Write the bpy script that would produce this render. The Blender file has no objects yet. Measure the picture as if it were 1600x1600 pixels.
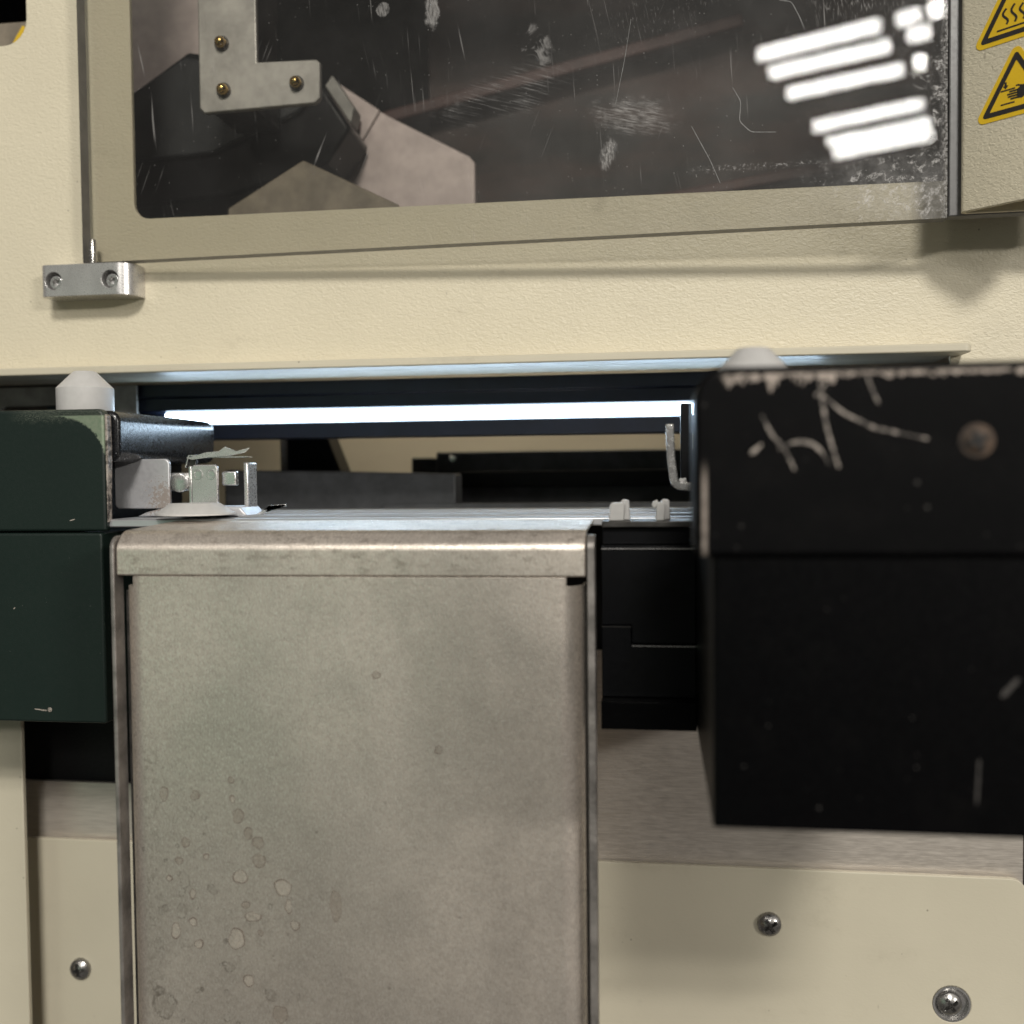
import bpy, bmesh, math, random
from mathutils import Vector, Matrix
random.seed(7)
MM = 0.001
R = math.radians
scene = bpy.context.scene
COL = scene.collection

# ------------------------------------------------------------------ camera
cam_d = bpy.data.cameras.new("camera")
cam = bpy.data.objects.new("camera", cam_d)
COL.objects.link(cam)
scene.camera = cam
yaw, pitch, roll = R(8.0), R(-2.1), R(-0.6)
fwd = Vector((-math.sin(yaw) * math.cos(pitch), math.cos(yaw) * math.cos(pitch), math.sin(pitch)))
r0 = Vector((math.cos(yaw), math.sin(yaw), 0))
u0 = r0.cross(fwd)
rt = r0 * math.cos(roll) + u0 * math.sin(roll)
up = u0 * math.cos(roll) - r0 * math.sin(roll)
M = Matrix((rt, up, -fwd)).transposed().to_4x4()
M.translation = Vector((0, -0.345, 0))
cam.matrix_world = M
cam_d.sensor_width = 36
cam_d.lens = 36.11
cam_d.clip_start = 0.01
cam_d.clip_end = 100
cam_d.dof.use_dof = True
cam_d.dof.focus_distance = 0.312
cam_d.dof.aperture_fstop = 9.5

# ------------------------------------------------------------------ world, lamps, exposure
world = bpy.data.worlds.new("World")
scene.world = world
world.use_nodes = True
bg = world.node_tree.nodes["Background"]
# a dim workshop: pale ceiling above, dark floor below
wn, wl = world.node_tree.nodes, world.node_tree.links
wtc, wsx, wmr = wn.new("ShaderNodeTexCoord"), wn.new("ShaderNodeSeparateXYZ"), wn.new("ShaderNodeMapRange")
wmx = wn.new("ShaderNodeMix")
wmx.data_type = 'RGBA'
wmr.interpolation_type = 'SMOOTHSTEP'
wl.new(wtc.outputs["Generated"], wsx.inputs[0])
wl.new(wsx.outputs[2], wmr.inputs[0])
wmr.inputs[1].default_value, wmr.inputs[2].default_value = -0.6, 0.6
wl.new(wmr.outputs[0], wmx.inputs[0])
wmx.inputs[6].default_value = (0.115, 0.105, 0.095, 1)
wmx.inputs[7].default_value = (0.17, 0.16, 0.15, 1)
wnz = wn.new("ShaderNodeTexNoise")   # the clutter of the workshop, light and dark
wl.new(wtc.outputs["Generated"], wnz.inputs["Vector"])
wnz.inputs["Scale"].default_value = 2.3
wnz.inputs["Detail"].default_value = 3.0
wcl = wn.new("ShaderNodeMapRange")
wl.new(wnz.outputs[0], wcl.inputs[0])
wcl.inputs[1].default_value, wcl.inputs[2].default_value, wcl.inputs[3].default_value, wcl.inputs[4].default_value = 0.35, 0.68, 0.25, 2.3
wml = wn.new("ShaderNodeVectorMath")
wml.operation = 'SCALE'
wl.new(wmx.outputs[2], wml.inputs[0])
wl.new(wcl.outputs[0], wml.inputs[3])
wl.new(wml.outputs[0], bg.inputs[0])
bg.inputs[1].default_value = 1.0

scene.view_settings.view_transform = 'Standard'
scene.view_settings.look = 'None'
scene.view_settings.gamma = 1
scene.view_settings.exposure = -0.34
scene.cycles.max_bounces = 10
scene.cycles.transparent_max_bounces = 12
scene.cycles.sample_clamp_indirect = 6
scene.cycles.use_denoising = True


def aimed_light(x, y, length, ang, watts, color=(1.0, 0.95, 0.86), width=0.11, z=3.0):
    """a workshop tube or added tint light aimed at the machine, metres"""
    d = bpy.data.lights.new("area_light", 'AREA')
    d.shape = 'RECTANGLE'
    d.size = length
    d.size_y = width
    d.energy = watts
    d.color = color
    o = bpy.data.objects.new("area_light", d)
    COL.objects.link(o)
    zdir = Vector((x, y, z)).normalized()
    xdir = Vector((math.cos(R(ang)), math.sin(R(ang)), 0))
    xdir = (xdir - zdir * xdir.dot(zdir)).normalized()
    ydir = zdir.cross(xdir)
    m = Matrix((xdir, ydir, zdir)).transposed().to_4x4()
    m.translation = (x, y, z)
    o.matrix_world = m
    return o


# rows mirrored in the acrylic door
for (x, y, l, a) in ((0.53, -7.26, 0.82, 21), (0.63, -7.63, 0.84, 20), (0.78, -8.10, 0.85, 20),
                     (1.04, -8.94, 0.88, 23), (1.19, -9.44, 0.86, 22), (1.27, -9.79, 0.86, 24)):
    aimed_light(x, y, l, a, 14, (1.0, 0.98, 0.93), 0.085)
for (x, y, l, a) in ((1.09, -7.03, 0.15, 21), (1.25, -6.95, 0.09, 22), (1.20, -7.32, 0.14, 22), (1.29, -7.85, 0.06, 18)):
    aimed_light(x, y, l, a, 2.4, (1.0, 0.97, 0.92), 0.085)
# the nearer rows of the same ceiling, and a wall lamp off to the right
aimed_light(4.1, -4.1, 0.9, 60, 130, (1.0, 0.96, 0.88), 0.2, 1.3)
for (x, y, w) in ((0.95, -4.45, 112), (1.12, -4.95, 76), (0.80, -4.0, 58)):
    aimed_light(x, y, 0.9, 21, w, (1.0, 0.96, 0.88))
for (x, y, w) in ((-1.7, -4.6, 15), (-1.5, -5.2, 8)):
    aimed_light(x, y, 0.9, 21, w, (1.0, 0.95, 0.87))


# dim green light added off to the left for its tint on the chute
gl_ = aimed_light(-0.62, -1.05, 0.6, 0, 0.30, (0.45, 1.0, 0.60), 0.6, -0.10)

# ------------------------------------------------------------------ node helpers
class NT:
    def __init__(self, name):
        self.m = bpy.data.materials.new(name)
        self.m.use_nodes = True
        self.t = self.m.node_tree
        self.b = self.t.nodes["Principled BSDF"]
        self.out = self.t.nodes["Material Output"]

    def new(self, k, **kw):
        n = self.t.nodes.new(k)
        for a, v in kw.items():
            setattr(n, a, v)
        return n

    def put(self, sock, v):
        if isinstance(v, bpy.types.NodeSocket):
            self.t.links.new(v, sock)
        elif isinstance(v, (tuple, list)) and len(v) == 3 and sock.type == 'RGBA':
            sock.default_value = (*v, 1)
        else:
            sock.default_value = v

    def mm(self, local=False, scale=(1, 1, 1), rot=(0, 0, 0), loc=(0, 0, 0)):
        """coordinates in millimetres, of the world or of the object"""
        src = self.new("ShaderNodeTexCoord").outputs["Object"] if local else self.new("ShaderNodeNewGeometry").outputs["Position"]
        a = self.new("ShaderNodeVectorMath", operation='SCALE')
        self.put(a.inputs[0], src)
        a.inputs[3].default_value = 1000
        n = self.new("ShaderNodeMapping")
        self.put(n.inputs[0], a.outputs[0])
        n.inputs[1].default_value = loc
        n.inputs[2].default_value = rot
        n.inputs[3].default_value = scale
        return n.outputs[0]

    def noise(self, vec, scale, detail=2.0, rough=0.5, dist=0.0):
        n = self.new("ShaderNodeTexNoise")
        self.put(n.inputs["Vector"], vec)
        n.inputs["Scale"].default_value = scale
        n.inputs["Detail"].default_value = detail
        n.inputs["Roughness"].default_value = rough
        n.inputs["Distortion"].default_value = dist
        return n.outputs[0]

    def voro(self, vec, scale, feature='F1', rand=1.0):
        n = self.new("ShaderNodeTexVoronoi", feature=feature)
        self.put(n.inputs["Vector"], vec)
        n.inputs["Scale"].default_value = scale
        n.inputs["Randomness"].default_value = rand
        return n

    def math(self, op, a, b=0.0, c=0.0, clamp=False):
        n = self.new("ShaderNodeMath", operation=op, use_clamp=clamp)
        for i, v in enumerate((a, b, c)):
            self.put(n.inputs[i], v)
        return n.outputs[0]

    def rng(self, v, a, b, c=0.0, d=1.0):
        n = self.new("ShaderNodeMapRange", interpolation_type='SMOOTHSTEP')
        n.clamp = True
        self.put(n.inputs[0], v)
        for i, x in enumerate((a, b, c, d)):
            self.put(n.inputs[i + 1], x)
        return n.outputs[0]

    def mix(self, f, a, b):
        n = self.new("ShaderNodeMix", data_type='RGBA')
        self.put(n.inputs[0], f)
        self.put(n.inputs[6], a)
        self.put(n.inputs[7], b)
        return n.outputs[2]

    def xyz(self, vec):
        n = self.new("ShaderNodeSeparateXYZ")
        self.put(n.inputs[0], vec)
        return n.outputs

    def bump(self, h, strength, dist):
        n = self.new("ShaderNodeBump")
        self.put(n.inputs["Height"], h)
        n.inputs["Strength"].default_value = strength
        n.inputs["Distance"].default_value = dist * MM
        self.put(self.b.inputs["Normal"], n.outputs[0])
        return n

    def set(self, **kw):
        names = dict(color="Base Color", metal="Metallic", rough="Roughness", spec="Specular IOR Level",
                     coat="Coat Weight", coatr="Coat Roughness", sss="Subsurface Weight", trans="Transmission Weight",
                     ecol="Emission Color", estr="Emission Strength", aniso="Anisotropic", tan="Tangent")
        for k, v in kw.items():
            self.put(self.b.inputs[names[k]], v)
        return self


MAT = {}


def plain(name, color, rough=0.5, metal=0.0, var=0.12, bump=0.0, bscale=1.0):
    n = NT(name)
    p = n.mm()
    f = n.noise(p, 0.12, 5, 0.6)
    f2 = n.noise(p, bscale, 3, 0.6)
    dark = tuple(c * (1 - 2 * var) for c in color)
    lite = tuple(min(1, c * (1 + 2 * var)) for c in color)
    n.set(color=n.mix(n.rng(f, 0.25, 0.75), dark, lite), metal=metal,
          rough=n.rng(f2, 0.2, 0.8, max(0.05, rough - 0.08), min(1, rough + 0.08)))
    if bump:
        n.bump(f2, bump, 0.1)
    MAT[name] = n.m
    return n


# cream powder coat, orange-peel
def cream(name, base, peel, speck=True):
    n = NT(name)
    p = n.mm()
    big = n.noise(p, 0.02, 4, 0.6)
    col = n.mix(n.rng(big, 0.3, 0.7), tuple(c * 0.95 for c in base), base)
    v = n.voro(p, 0.14)
    sp = n.math('MULTIPLY', n.rng(v.outputs["Distance"], 0.035, 0.055, 1, 0), n.rng(n.noise(p, 0.05, 2), 0.5, 0.6))
    v2 = n.voro(n.mm(scale=(1, 1, .35), rot=(0, .6, 0)), 0.09)
    sp2 = n.rng(v2.outputs["Distance"], 0.02, 0.04, 1, 0)
    col = n.mix(n.math('MULTIPLY', sp, 0.55), col, (0.12, 0.10, 0.07))
    col = n.mix(n.math('MULTIPLY', sp2, 0.35), col, (0.16, 0.13, 0.10))
    grime = n.math('MULTIPLY', n.rng(n.noise(n.mm(scale=(.5, 1, 1.3)), .05, 6, .7), .52, .78), n.rng(n.noise(p, .35, 4, .7), .35, .65))
    col = n.mix(n.math('MULTIPLY', grime, .36), col, (0.30, 0.26, 0.19))
    n.set(color=col, rough=n.rng(big, .3, .7, .36, .48), spec=0.4)
    a = n.noise(n.mm(scale=(0.75, 1, 1.3)), 0.85, 2, 0.5, 0.9)
    b = n.noise(p, 2.2, 2)
    h = n.math('ADD', a, n.math('MULTIPLY', b, 0.15))
    n.bump(h, peel, 0.35)
    MAT[name] = n.m


cream("cream_paint", (0.66, 0.60, 0.46), 0.75)
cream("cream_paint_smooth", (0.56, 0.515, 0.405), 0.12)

# galvanised chute
n = NT("chute_steel")
p = n.mm()
X, Y, Z = n.xyz(p)
mott = n.noise(n.mm(scale=(1, 1, 1), rot=(0, .6, 0)), 0.9, 5, 0.65, 0.6)
flake = n.noise(n.mm(scale=(1.6, 1, .7), rot=(0, .9, 0)), 1.2, 3, 0.6, 0.4)
big = n.noise(p, 0.025, 3, 0.5)
c1 = n.mix(n.rng(mott, 0.3, 0.72), (0.66, 0.585, 0.515), (0.88, 0.79, 0.70))
c1 = n.mix(n.rng(flake, 0.56, 0.72, 0, 0.35), c1, (0.84, 0.76, 0.66))
c1 = n.mix(n.rng(big, 0.3, 0.7, 0, 0.5), c1, (0.58, 0.53, 0.475))
# dried water spots: rings with their own outline
wv = n.new("ShaderNodeVectorMath", operation='ADD')
n.put(wv.inputs[0], p)
cmb = n.new("ShaderNodeCombineXYZ")
n.put(cmb.inputs[0], n.math('ADD', n.math('MULTIPLY', n.math('SUBTRACT', n.noise(p, 0.13, 1), 0.5), 5.0), n.math('MULTIPLY', n.math('SUBTRACT', n.noise(p, 0.8, 2), 0.5), 0.8)))
n.put(cmb.inputs[2], n.math('ADD', n.math('MULTIPLY', n.math('SUBTRACT', n.noise(p, 0.11, 1), 0.5), 5.0), n.math('MULTIPLY', n.math('SUBTRACT', n.noise(p, 0.7, 2), 0.5), 0.8)))
n.put(wv.inputs[1], cmb.outputs[0])
flat = n.new("ShaderNodeVectorMath", operation='MULTIPLY')
n.put(flat.inputs[0], wv.outputs[0])
flat.inputs[1].default_value = (1, 0, 0.85)
reg = n.math('MULTIPLY', n.rng(n.math('ADD', X, n.math('MULTIPLY', Z, 0.35)), -122, -142, 0, 1), n.rng(Z, -76, -100, 0, 1))
for sc, rmax in ((0.085, 0.26), (0.13, 0.28), (0.24, 0.30)):
    vo = n.voro(flat.outputs[0], sc)
    rx, ry, rz = n.xyz(vo.outputs["Color"])
    rad = n.math('MULTIPLY', rx, rmax)
    dd = n.math('SUBTRACT', vo.outputs["Distance"], rad)
    ring = n.rng(n.math('ABSOLUTE', dd), 0.010, 0.036, 1, 0)
    inside = n.rng(dd, -0.03, 0.0, 1, 0)
    on = n.math('MULTIPLY', reg, n.rng(ry, 0.05, 0.15))
    c1 = n.mix(n.math('MULTIPLY', n.math('MULTIPLY', inside, on), n.math('MULTIPLY', rz, 0.42)), c1, n.mix(n.rng(ry, .78, .86), (0.92, 0.86, 0.77), (0.42, 0.37, 0.32)))
    c1 = n.mix(n.math('MULTIPLY', n.math('MULTIPLY', ring, on), n.rng(n.noise(p, .3, 3), .33, .66, .25, .70)), c1, (0.24, 0.20, 0.17))
# small dark pits
vp = n.voro(p, 0.16)
pit = n.math('MULTIPLY', n.rng(vp.outputs["Distance"], 0.05, 0.09, 1, 0), n.rng(n.xyz(vp.outputs["Color"])[0], 0.80, 0.84))
c1 = n.mix(n.math('MULTIPLY', pit, 0.5), c1, (0.20, 0.16, 0.13))
# smudges along the upper fold
sm = n.math('MULTIPLY', n.rng(n.noise(n.mm(scale=(.6, 1, 1.6)), 0.35, 5, .7), 0.48, 0.70), n.rng(Z, -30, -22, 0, 1))
c1 = n.mix(n.math('MULTIPLY', sm, 0.6), c1, (0.22, 0.17, 0.13))
# fine criss-cross scratches and worn cloudiness
for aa, ss in ((0.5, 1.0), (-0.7, 1.2), (1.1, .9)):
    q2 = n.new("ShaderNodeMapping")
    n.put(q2.inputs[0], n.mm(rot=(0, aa, 0)))
    q2.inputs[3].default_value = (0.05, 0, 1.3)
    hs = n.math('MULTIPLY', n.rng(n.noise(q2.outputs[0], ss, 2, .5), .66, .78), n.rng(n.noise(p, .05, 2), .48, .62))
    c1 = n.mix(n.math('MULTIPLY', hs, .30), c1, (0.86, 0.80, 0.72))
cloud = n.noise(p, .10, 5, .7)
c1 = n.mix(n.rng(cloud, .45, .8, 0, .22), c1, (0.40, 0.36, 0.32))
rub = n.noise(n.mm(scale=(1.0, 1, .45), rot=(0, -.5, 0)), 2.4, 4, .7)
c1 = n.mix(n.rng(rub, .50, .66, 0, .75), c1, (1.0, 0.93, 0.85))
c1 = n.mix(n.rng(rub, .47, .30, 0, .60), c1, (0.36, 0.315, 0.275))
X3, Y3, Z3 = n.xyz(n.mm())
strip = n.math('MULTIPLY', n.rng(n.math('ABSOLUTE', n.math('ADD', X3, 133.0)), 1.0, 3.0, 1, 0), n.rng(n.noise(p, .9, 4, .7), .50, .64))
strip = n.math('MULTIPLY', strip, n.rng(Z3, -60, -75, 0, 1))
c1 = n.mix(n.math('MULTIPLY', strip, .45), c1, (0.26, 0.22, 0.18))

spk = n.voro(p, 1.3)
sparkle = n.math('MULTIPLY', n.rng(spk.outputs["Distance"], .16, .30, 1, 0), n.rng(n.xyz(spk.outputs["Color"])[1], .86, .9))  # glints painted into the steel colour
c1 = n.mix(n.math('MULTIPLY', sparkle, .65), c1, (0.95, 0.90, 0.82))
pol = n.noise(n.mm(scale=(1, 1, .6), rot=(0, .4, 0)), .022, 4, .55, .5)
rgh = n.math('ADD', n.rng(rub, 0.3, 0.7, 0.44, 0.30), n.rng(pol, .35, .68, .05, -.035))
n.set(color=c1, metal=0.82, rough=rgh)
n.bump(n.math('ADD', n.math('ADD', flake, n.math('MULTIPLY', mott, .6)), n.math('MULTIPLY', rub, 1.2)), 0.34, 0.14)
MAT["chute_steel"] = n.m

# brushed steel
n = NT("brushed_steel")
st = n.noise(n.mm(scale=(0.07, 1, 4.0)), 1.8, 4, 0.65)
st2 = n.noise(n.mm(scale=(0.25, 1, 1.2)), 0.9, 3, 0.6)
n.set(color=n.mix(n.rng(st, .3, .7), (0.50, 0.45, 0.40), (0.74, 0.68, 0.61)), metal=0.6,
      rough=n.rng(st2, .3, .7, 0.30, 0.44))
n.bump(st, 0.22, 0.06)
MAT["brushed_steel"] = n.m

# bare aluminium
plain("aluminium", (0.60, 0.585, 0.575), 0.30, 0.75, 0.05, 0.06, 2.0)
plain("bright_steel", (0.66, 0.65, 0.64), 0.24, 0.85, 0.06)
plain("bracket_metal", (0.46, 0.44, 0.415), 0.5, 0.55, 0.10, 0.1, 1.5)
plain("screw_steel", (0.34, 0.33, 0.32), 0.28, 0.9, 0.1)
plain("brass", (0.55, 0.38, 0.14), 0.25, 1.0, 0.1)
plain("pink_steel", (0.52, 0.44, 0.42), 0.5, 0.35, 0.07, 0.05, 1.0)
plain("dark_steel", (0.10, 0.095, 0.09), 0.38, 0.8, 0.2, 0.1, 1.0)
plain("edge_steel", (0.27, 0.25, 0.235), 0.42, 0.7, 0.2, 0.1, 1.0)
plain("black_plastic", (0.002, 0.0022, 0.003), 0.38, 0.0, 0.2, 0.1, 2.0).set(spec=0.2)
plain("bar_glare_navy", (0.008, 0.012, 0.026), 0.4, 0, 0.1, 0.0, 1.0)  # LED glare on the black bar painted in as navy
plain("black_matt", (0.003, 0.003, 0.0035), 0.7, 0.0, 0.2)
plain("dark_grey", (0.05, 0.052, 0.055), 0.55, 0.0, 0.15)
plain("arm_grey", (0.016, 0.018, 0.020), 0.5, 0, 0.15)
plain("teal_sheet", (0.02, 0.07, 0.065), 0.5)
plain("beige_sheet", (0.22, 0.185, 0.14), 0.55)
plain("reflection_brown", (0.050, 0.018, 0.013), 0.6)
plain("grey_sheet", (0.30, 0.29, 0.27), 0.5)
plain("edge_grey", (0.16, 0.155, 0.155), 0.35)
plain("sticker_yellow", (0.80, 0.52, 0.02), 0.4, 0, 0.03)
plain("sticker_black", (0.025, 0.022, 0.02), 0.5, 0, 0.1)
n = plain("bare_scratch", (0.26, 0.225, 0.20), 0.5, 0.3, 0.25)
pq = n.mm()
n.set(color=n.mix(n.rng(n.noise(pq, .55, 4, .7), .38, .62), (0.055, 0.048, 0.043), (0.40, 0.35, 0.31)))
plain("rust_ring", (0.060, 0.038, 0.024), 0.6, 0.2, 0.45)
plain("dull_mark", (0.030, 0.027, 0.025), 0.6, 0.0, 0.4)

# white acetal plastic
n = NT("white_plastic")
p = n.mm()
n.set(color=n.mix(n.noise(p, 0.5, 3), (0.47, 0.46, 0.45), (0.56, 0.55, 0.54)), rough=0.42, sss=0.25)
n.b.inputs["Subsurface Radius"].default_value = (0.002, 0.002, 0.002)
n.b.inputs["Subsurface Scale"].default_value = 0.6
MAT["white_plastic"] = n.m

# near end plate: black, reflected green painted in, worn to metal at its outer corner
n = NT("green_lit_black")
p = n.mm()
X, Y, Z = n.xyz(p)
edge = n.noise(p, 0.8, 5, 0.7)
dx = n.math('SUBTRACT', X, -183)
dz = n.math('SUBTRACT', Z, -3.5)
q = n.math('POWER', n.math('ADD', n.math('POWER', n.math('ABSOLUTE', n.math('DIVIDE', dx, 21.8)), 3.0),
                           n.math('POWER', n.math('ABSOLUTE', n.math('DIVIDE', dz, 22.0)), 3.0)), 0.3333)
right = n.rng(X, -186, -172)
worn = n.math('MULTIPLY', n.rng(n.math('ADD', q, n.math('MULTIPLY', n.math('SUBTRACT', edge, .5), 0.10)), 1.0, 1.03),
              n.math('MULTIPLY', n.math('MULTIPLY', right, n.rng(Z, -3, 3)), n.rng(n.math('ADD', Z, n.math('MULTIPLY', edge, .8)), 19.4, 18.9, 0, 1)))
fray = n.math('MULTIPLY', n.rng(n.math('ADD', Z, n.math('MULTIPLY', edge, 7)), 19.6, 22.5),
              n.math('MULTIPLY', n.rng(X, -194, -184), n.rng(n.noise(p, 3.0, 3), .42, .6)))
dust = n.math('MULTIPLY', n.rng(n.voro(p, 0.5).outputs["Distance"], 0.06, 0.10, 1, 0), n.rng(n.noise(p, 0.2, 2), .55, .65))
col = n.mix(n.noise(p, 0.05, 3), (0.0055, 0.0125, 0.0105), (0.008, 0.016, 0.013))
col = n.mix(n.math('MULTIPLY', fray, 0.30), col, (0.20, 0.22, 0.17))
col = n.mix(n.math('MULTIPLY', worn, 0.8), col, n.mix(edge, (0.13, 0.22, 0.14), (0.36, 0.38, 0.29)))  # worn metal, with reflected green light in its colour
col = n.mix(n.math('MULTIPLY', dust, 0.12), col, (0.3, 0.3, 0.28))
n.set(color=col, rough=n.rng(edge, .2, .8, 0.40, 0.52), metal=n.math('MULTIPLY', worn, .3), spec=0.35)
n.bump(n.math('SUBTRACT', n.noise(p, 1.8, 3), n.math('MULTIPLY', worn, 0.8)), 0.25, 0.08)
MAT["green_lit_black"] = n.m

# glossy black paint with dust (rails)
n = NT("black_paint")
p = n.mm()
g = n.noise(p, 1.4, 4, .6)
v = n.voro(p, 0.35)
dust = n.math('MULTIPLY', n.rng(v.outputs["Distance"], 0.05, 0.12, 1, 0), n.rng(n.noise(p, 0.12, 3), .52, .66))
smear = n.rng(n.noise(n.mm(rot=(0, .3, 0)), 0.09, 5, .65), 0.5, 0.75)
col = n.mix(n.math('MULTIPLY', smear, 0.35), (0.0012, 0.0012, 0.0015), (0.005, 0.0047, 0.0045))
col = n.mix(n.math('MULTIPLY', dust, 0.16), col, (0.40, 0.38, 0.36))
n.set(color=col, rough=n.rng(g, .25, .75, 0.28, 0.40), spec=0.12)
n.bump(g, 0.35, 0.08)
MAT["black_paint"] = n.m

n = NT("gloss_black")
p = n.mm()
g = n.noise(p, 1.6, 4, .65)
v = n.voro(p, 1.1)
dust = n.math('MULTIPLY', n.rng(v.outputs["Distance"], .10, .22, 1, 0), n.rng(n.xyz(v.outputs["Color"])[0], .72, .8))
n.set(color=n.mix(n.math('MULTIPLY', dust, .5), (0.006, 0.0065, 0.008), (0.4, 0.4, 0.42)), rough=n.rng(g, .3, .7, .20, .32))
n.bump(g, 0.16, 0.10)
MAT["gloss_black"] = n.m

# the same with the paint chipped off along the upper front edge
n = NT("chipped_black_paint")
p = n.mm()
X, Y, Z = n.xyz(p)
g = n.noise(p, 1.4, 4, .6)
v = n.voro(p, 0.30)
dust = n.math('MULTIPLY', n.rng(v.outputs["Distance"], 0.06, 0.16, 1, 0), n.rng(n.noise(p, 0.12, 3), .52, .66))
smear = n.rng(n.noise(n.mm(rot=(0, .3, 0)), 0.07, 5, .65), 0.45, 0.75)
col = n.mix(n.math('MULTIPLY', smear, 0.5), (0.0012, 0.0012, 0.0015), (0.0055, 0.005, 0.005))
col = n.mix(n.math('MULTIPLY', dust, 0.14), col, (0.40, 0.38, 0.36))
drip = n.noise(n.mm(scale=(1, 0, 0)), 0.28, 3, .7)
left = n.rng(X, 26, 34, 1.0, 0.30)
low = n.math('SUBTRACT', 16.9, n.math('MULTIPLY', n.math('MULTIPLY', n.rng(drip, .38, .72), left), 3.4))
chip = n.math('MULTIPLY', n.rng(n.math('SUBTRACT', Z, low), -0.15, 0.25), n.rng(Z, 17.6, 17.1, 0, 1))
chip = n.math('MULTIPLY', chip, n.math('MULTIPLY', n.rng(Y, -156.9, -157.4), n.rng(X, 11.0, 13.5)))
chip = n.math('MULTIPLY', chip, n.rng(n.noise(p, .6, 5, .75), .36, .52))
side = n.math('MULTIPLY', n.rng(n.math('ABSOLUTE', n.math('SUBTRACT', X, 8.6)), .2, .6, 1, 0), n.rng(Y, -156.8, -157.3))
side = n.math('MULTIPLY', n.math('MULTIPLY', side, n.rng(Z, 3, -3)), n.rng(n.noise(p, .25, 4, .7), .30, .55, .12, .8))
wear = n.math('MAXIMUM', chip, side)
col = n.mix(n.math('MULTIPLY', wear, 0.9), col, n.mix(n.noise(p, 1.1, 3), (0.24, 0.20, 0.17), (0.62, 0.54, 0.48)))
n.set(color=col, rough=n.rng(g, .25, .75, 0.40, 0.52), metal=n.math('MULTIPLY', wear, .4), spec=0.08)
n.bump(n.math('SUBTRACT', g, wear), 0.3, 0.08)
MAT["chipped_black_paint"] = n.m

# silver sheet of the clip, rust-stained towards one corner
n = NT("stained_aluminium")
p = n.mm()
X, Y, Z = n.xyz(p)
f = n.noise(p, 1.1, 5, .7)
dist = n.math('SQRT', n.math('ADD', n.math('POWER', n.math('SUBTRACT', X, -152.5), 2), n.math('POWER', n.math('SUBTRACT', Z, -6.5), 2)))
st = n.rng(n.math('SUBTRACT', f, n.math('MULTIPLY', dist, 0.035)), 0.30, 0.42)
col = n.mix(n.noise(p, .9, 3), (0.50, 0.50, 0.52), (0.66, 0.66, 0.68))
col = n.mix(n.math('MULTIPLY', st, .75), col, (0.16, 0.11, 0.075))
n.set(color=col, metal=n.math('SUBTRACT', 0.6, n.math('MULTIPLY', st, .5)), rough=n.rng(f, .2, .8, 0.30, 0.48))
n.bump(f, 0.15, 0.08)
MAT["stained_aluminium"] = n.m

# deck: bright machined rail, grooved
n = NT("deck_steel")
p = n.mm()
f = n.noise(n.mm(scale=(.06, 1.4, 1)), 1.4, 4, .6)
n.set(color=n.mix(f, (0.45, 0.46, 0.48), (0.66, 0.67, 0.69)), metal=0.7, rough=0.38)
n.bump(f, 0.25, 0.1)
MAT["deck_steel"] = n.m

# LED diffuser
n = NT("led_diffuser")
n.set(color=(0.8, 0.8, 0.8), ecol=(0.62, 0.81, 1.0), estr=24.0)
MAT["led_diffuser"] = n.m

# scratched, smoke-tinted acrylic (door-local millimetres)
n = NT("scratched_acrylic")
p = n.mm(local=True)
X, Y, Z = n.xyz(p)


def ell(cx, cz, rx, rz, ang=0.0):
    a = n.math('SUBTRACT', X, cx)
    b = n.math('SUBTRACT', Z, cz)
    ca, sa = math.cos(ang), math.sin(ang)
    u = n.math('DIVIDE', n.math('ADD', n.math('MULTIPLY', a, ca), n.math('MULTIPLY', b, sa)), rx)
    w = n.math('DIVIDE', n.math('SUBTRACT', n.math('MULTIPLY', b, ca), n.math('MULTIPLY', a, sa)), rz)
    return n.math('SQRT', n.math('ADD', n.math('MULTIPLY', u, u), n.math('MULTIPLY', w, w)))


rightw = n.rng(X, 90, 275)
# dust
v = n.voro(p, 0.75)
dust = n.math('MULTIPLY', n.rng(v.outputs["Distance"], 0.05, 0.12, 1, 0),
              n.rng(n.math('ADD', n.xyz(v.outputs["Color"])[0], n.math('MULTIPLY', rightw, 0.18)), 0.80, 0.86))
# fine long scratches
def hair(ang, sc, lo, hi):
    q = n.mm(local=True, rot=(0, ang, 0), scale=(1, 0, 1))
    q2 = n.new("ShaderNodeMapping")
    n.put(q2.inputs[0], q)
    q2.inputs[3].default_value = (1.0, 0, 0.035)
    return n.rng(n.noise(q2.outputs[0], sc, 1.0, .5), lo, hi)


h1 = n.math('MULTIPLY', hair(0.06, 1.1, .66, .80), n.rng(n.noise(p, .045, 2), .45, .62))
h2 = n.math('MULTIPLY', hair(-0.40, 1.0, .67, .80), n.rng(n.noise(p, .05, 2), .50, .66))
h3 = n.math('MULTIPLY', hair(0.22, 1.0, .67, .80), n.rng(n.noise(p, .04, 2), .50, .64))
hairs = n.math('MAXIMUM', h1, n.math('MAXIMUM', h2, h3))
# rubbed patches and fingerprints: fine parallel streaks with soft borders
def fibre(ang, along, across, sc):
    q = n.mm(local=True, rot=(0, ang, 0))
    q2 = n.new("ShaderNodeMapping")
    n.put(q2.inputs[0], q)
    q2.inputs[3].default_value = (along, 0, across)
    return n.noise(q2.outputs[0], sc, 5, .65, .15)


streak = fibre(-0.25, .12, 1.0, 1.6)
streakb = fibre(-0.30, .06, 1.0, 1.2)
streak2 = fibre(0.15, 1.0, .25, 1.6)
soft = n.noise(p, .22, 4, .65)


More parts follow.
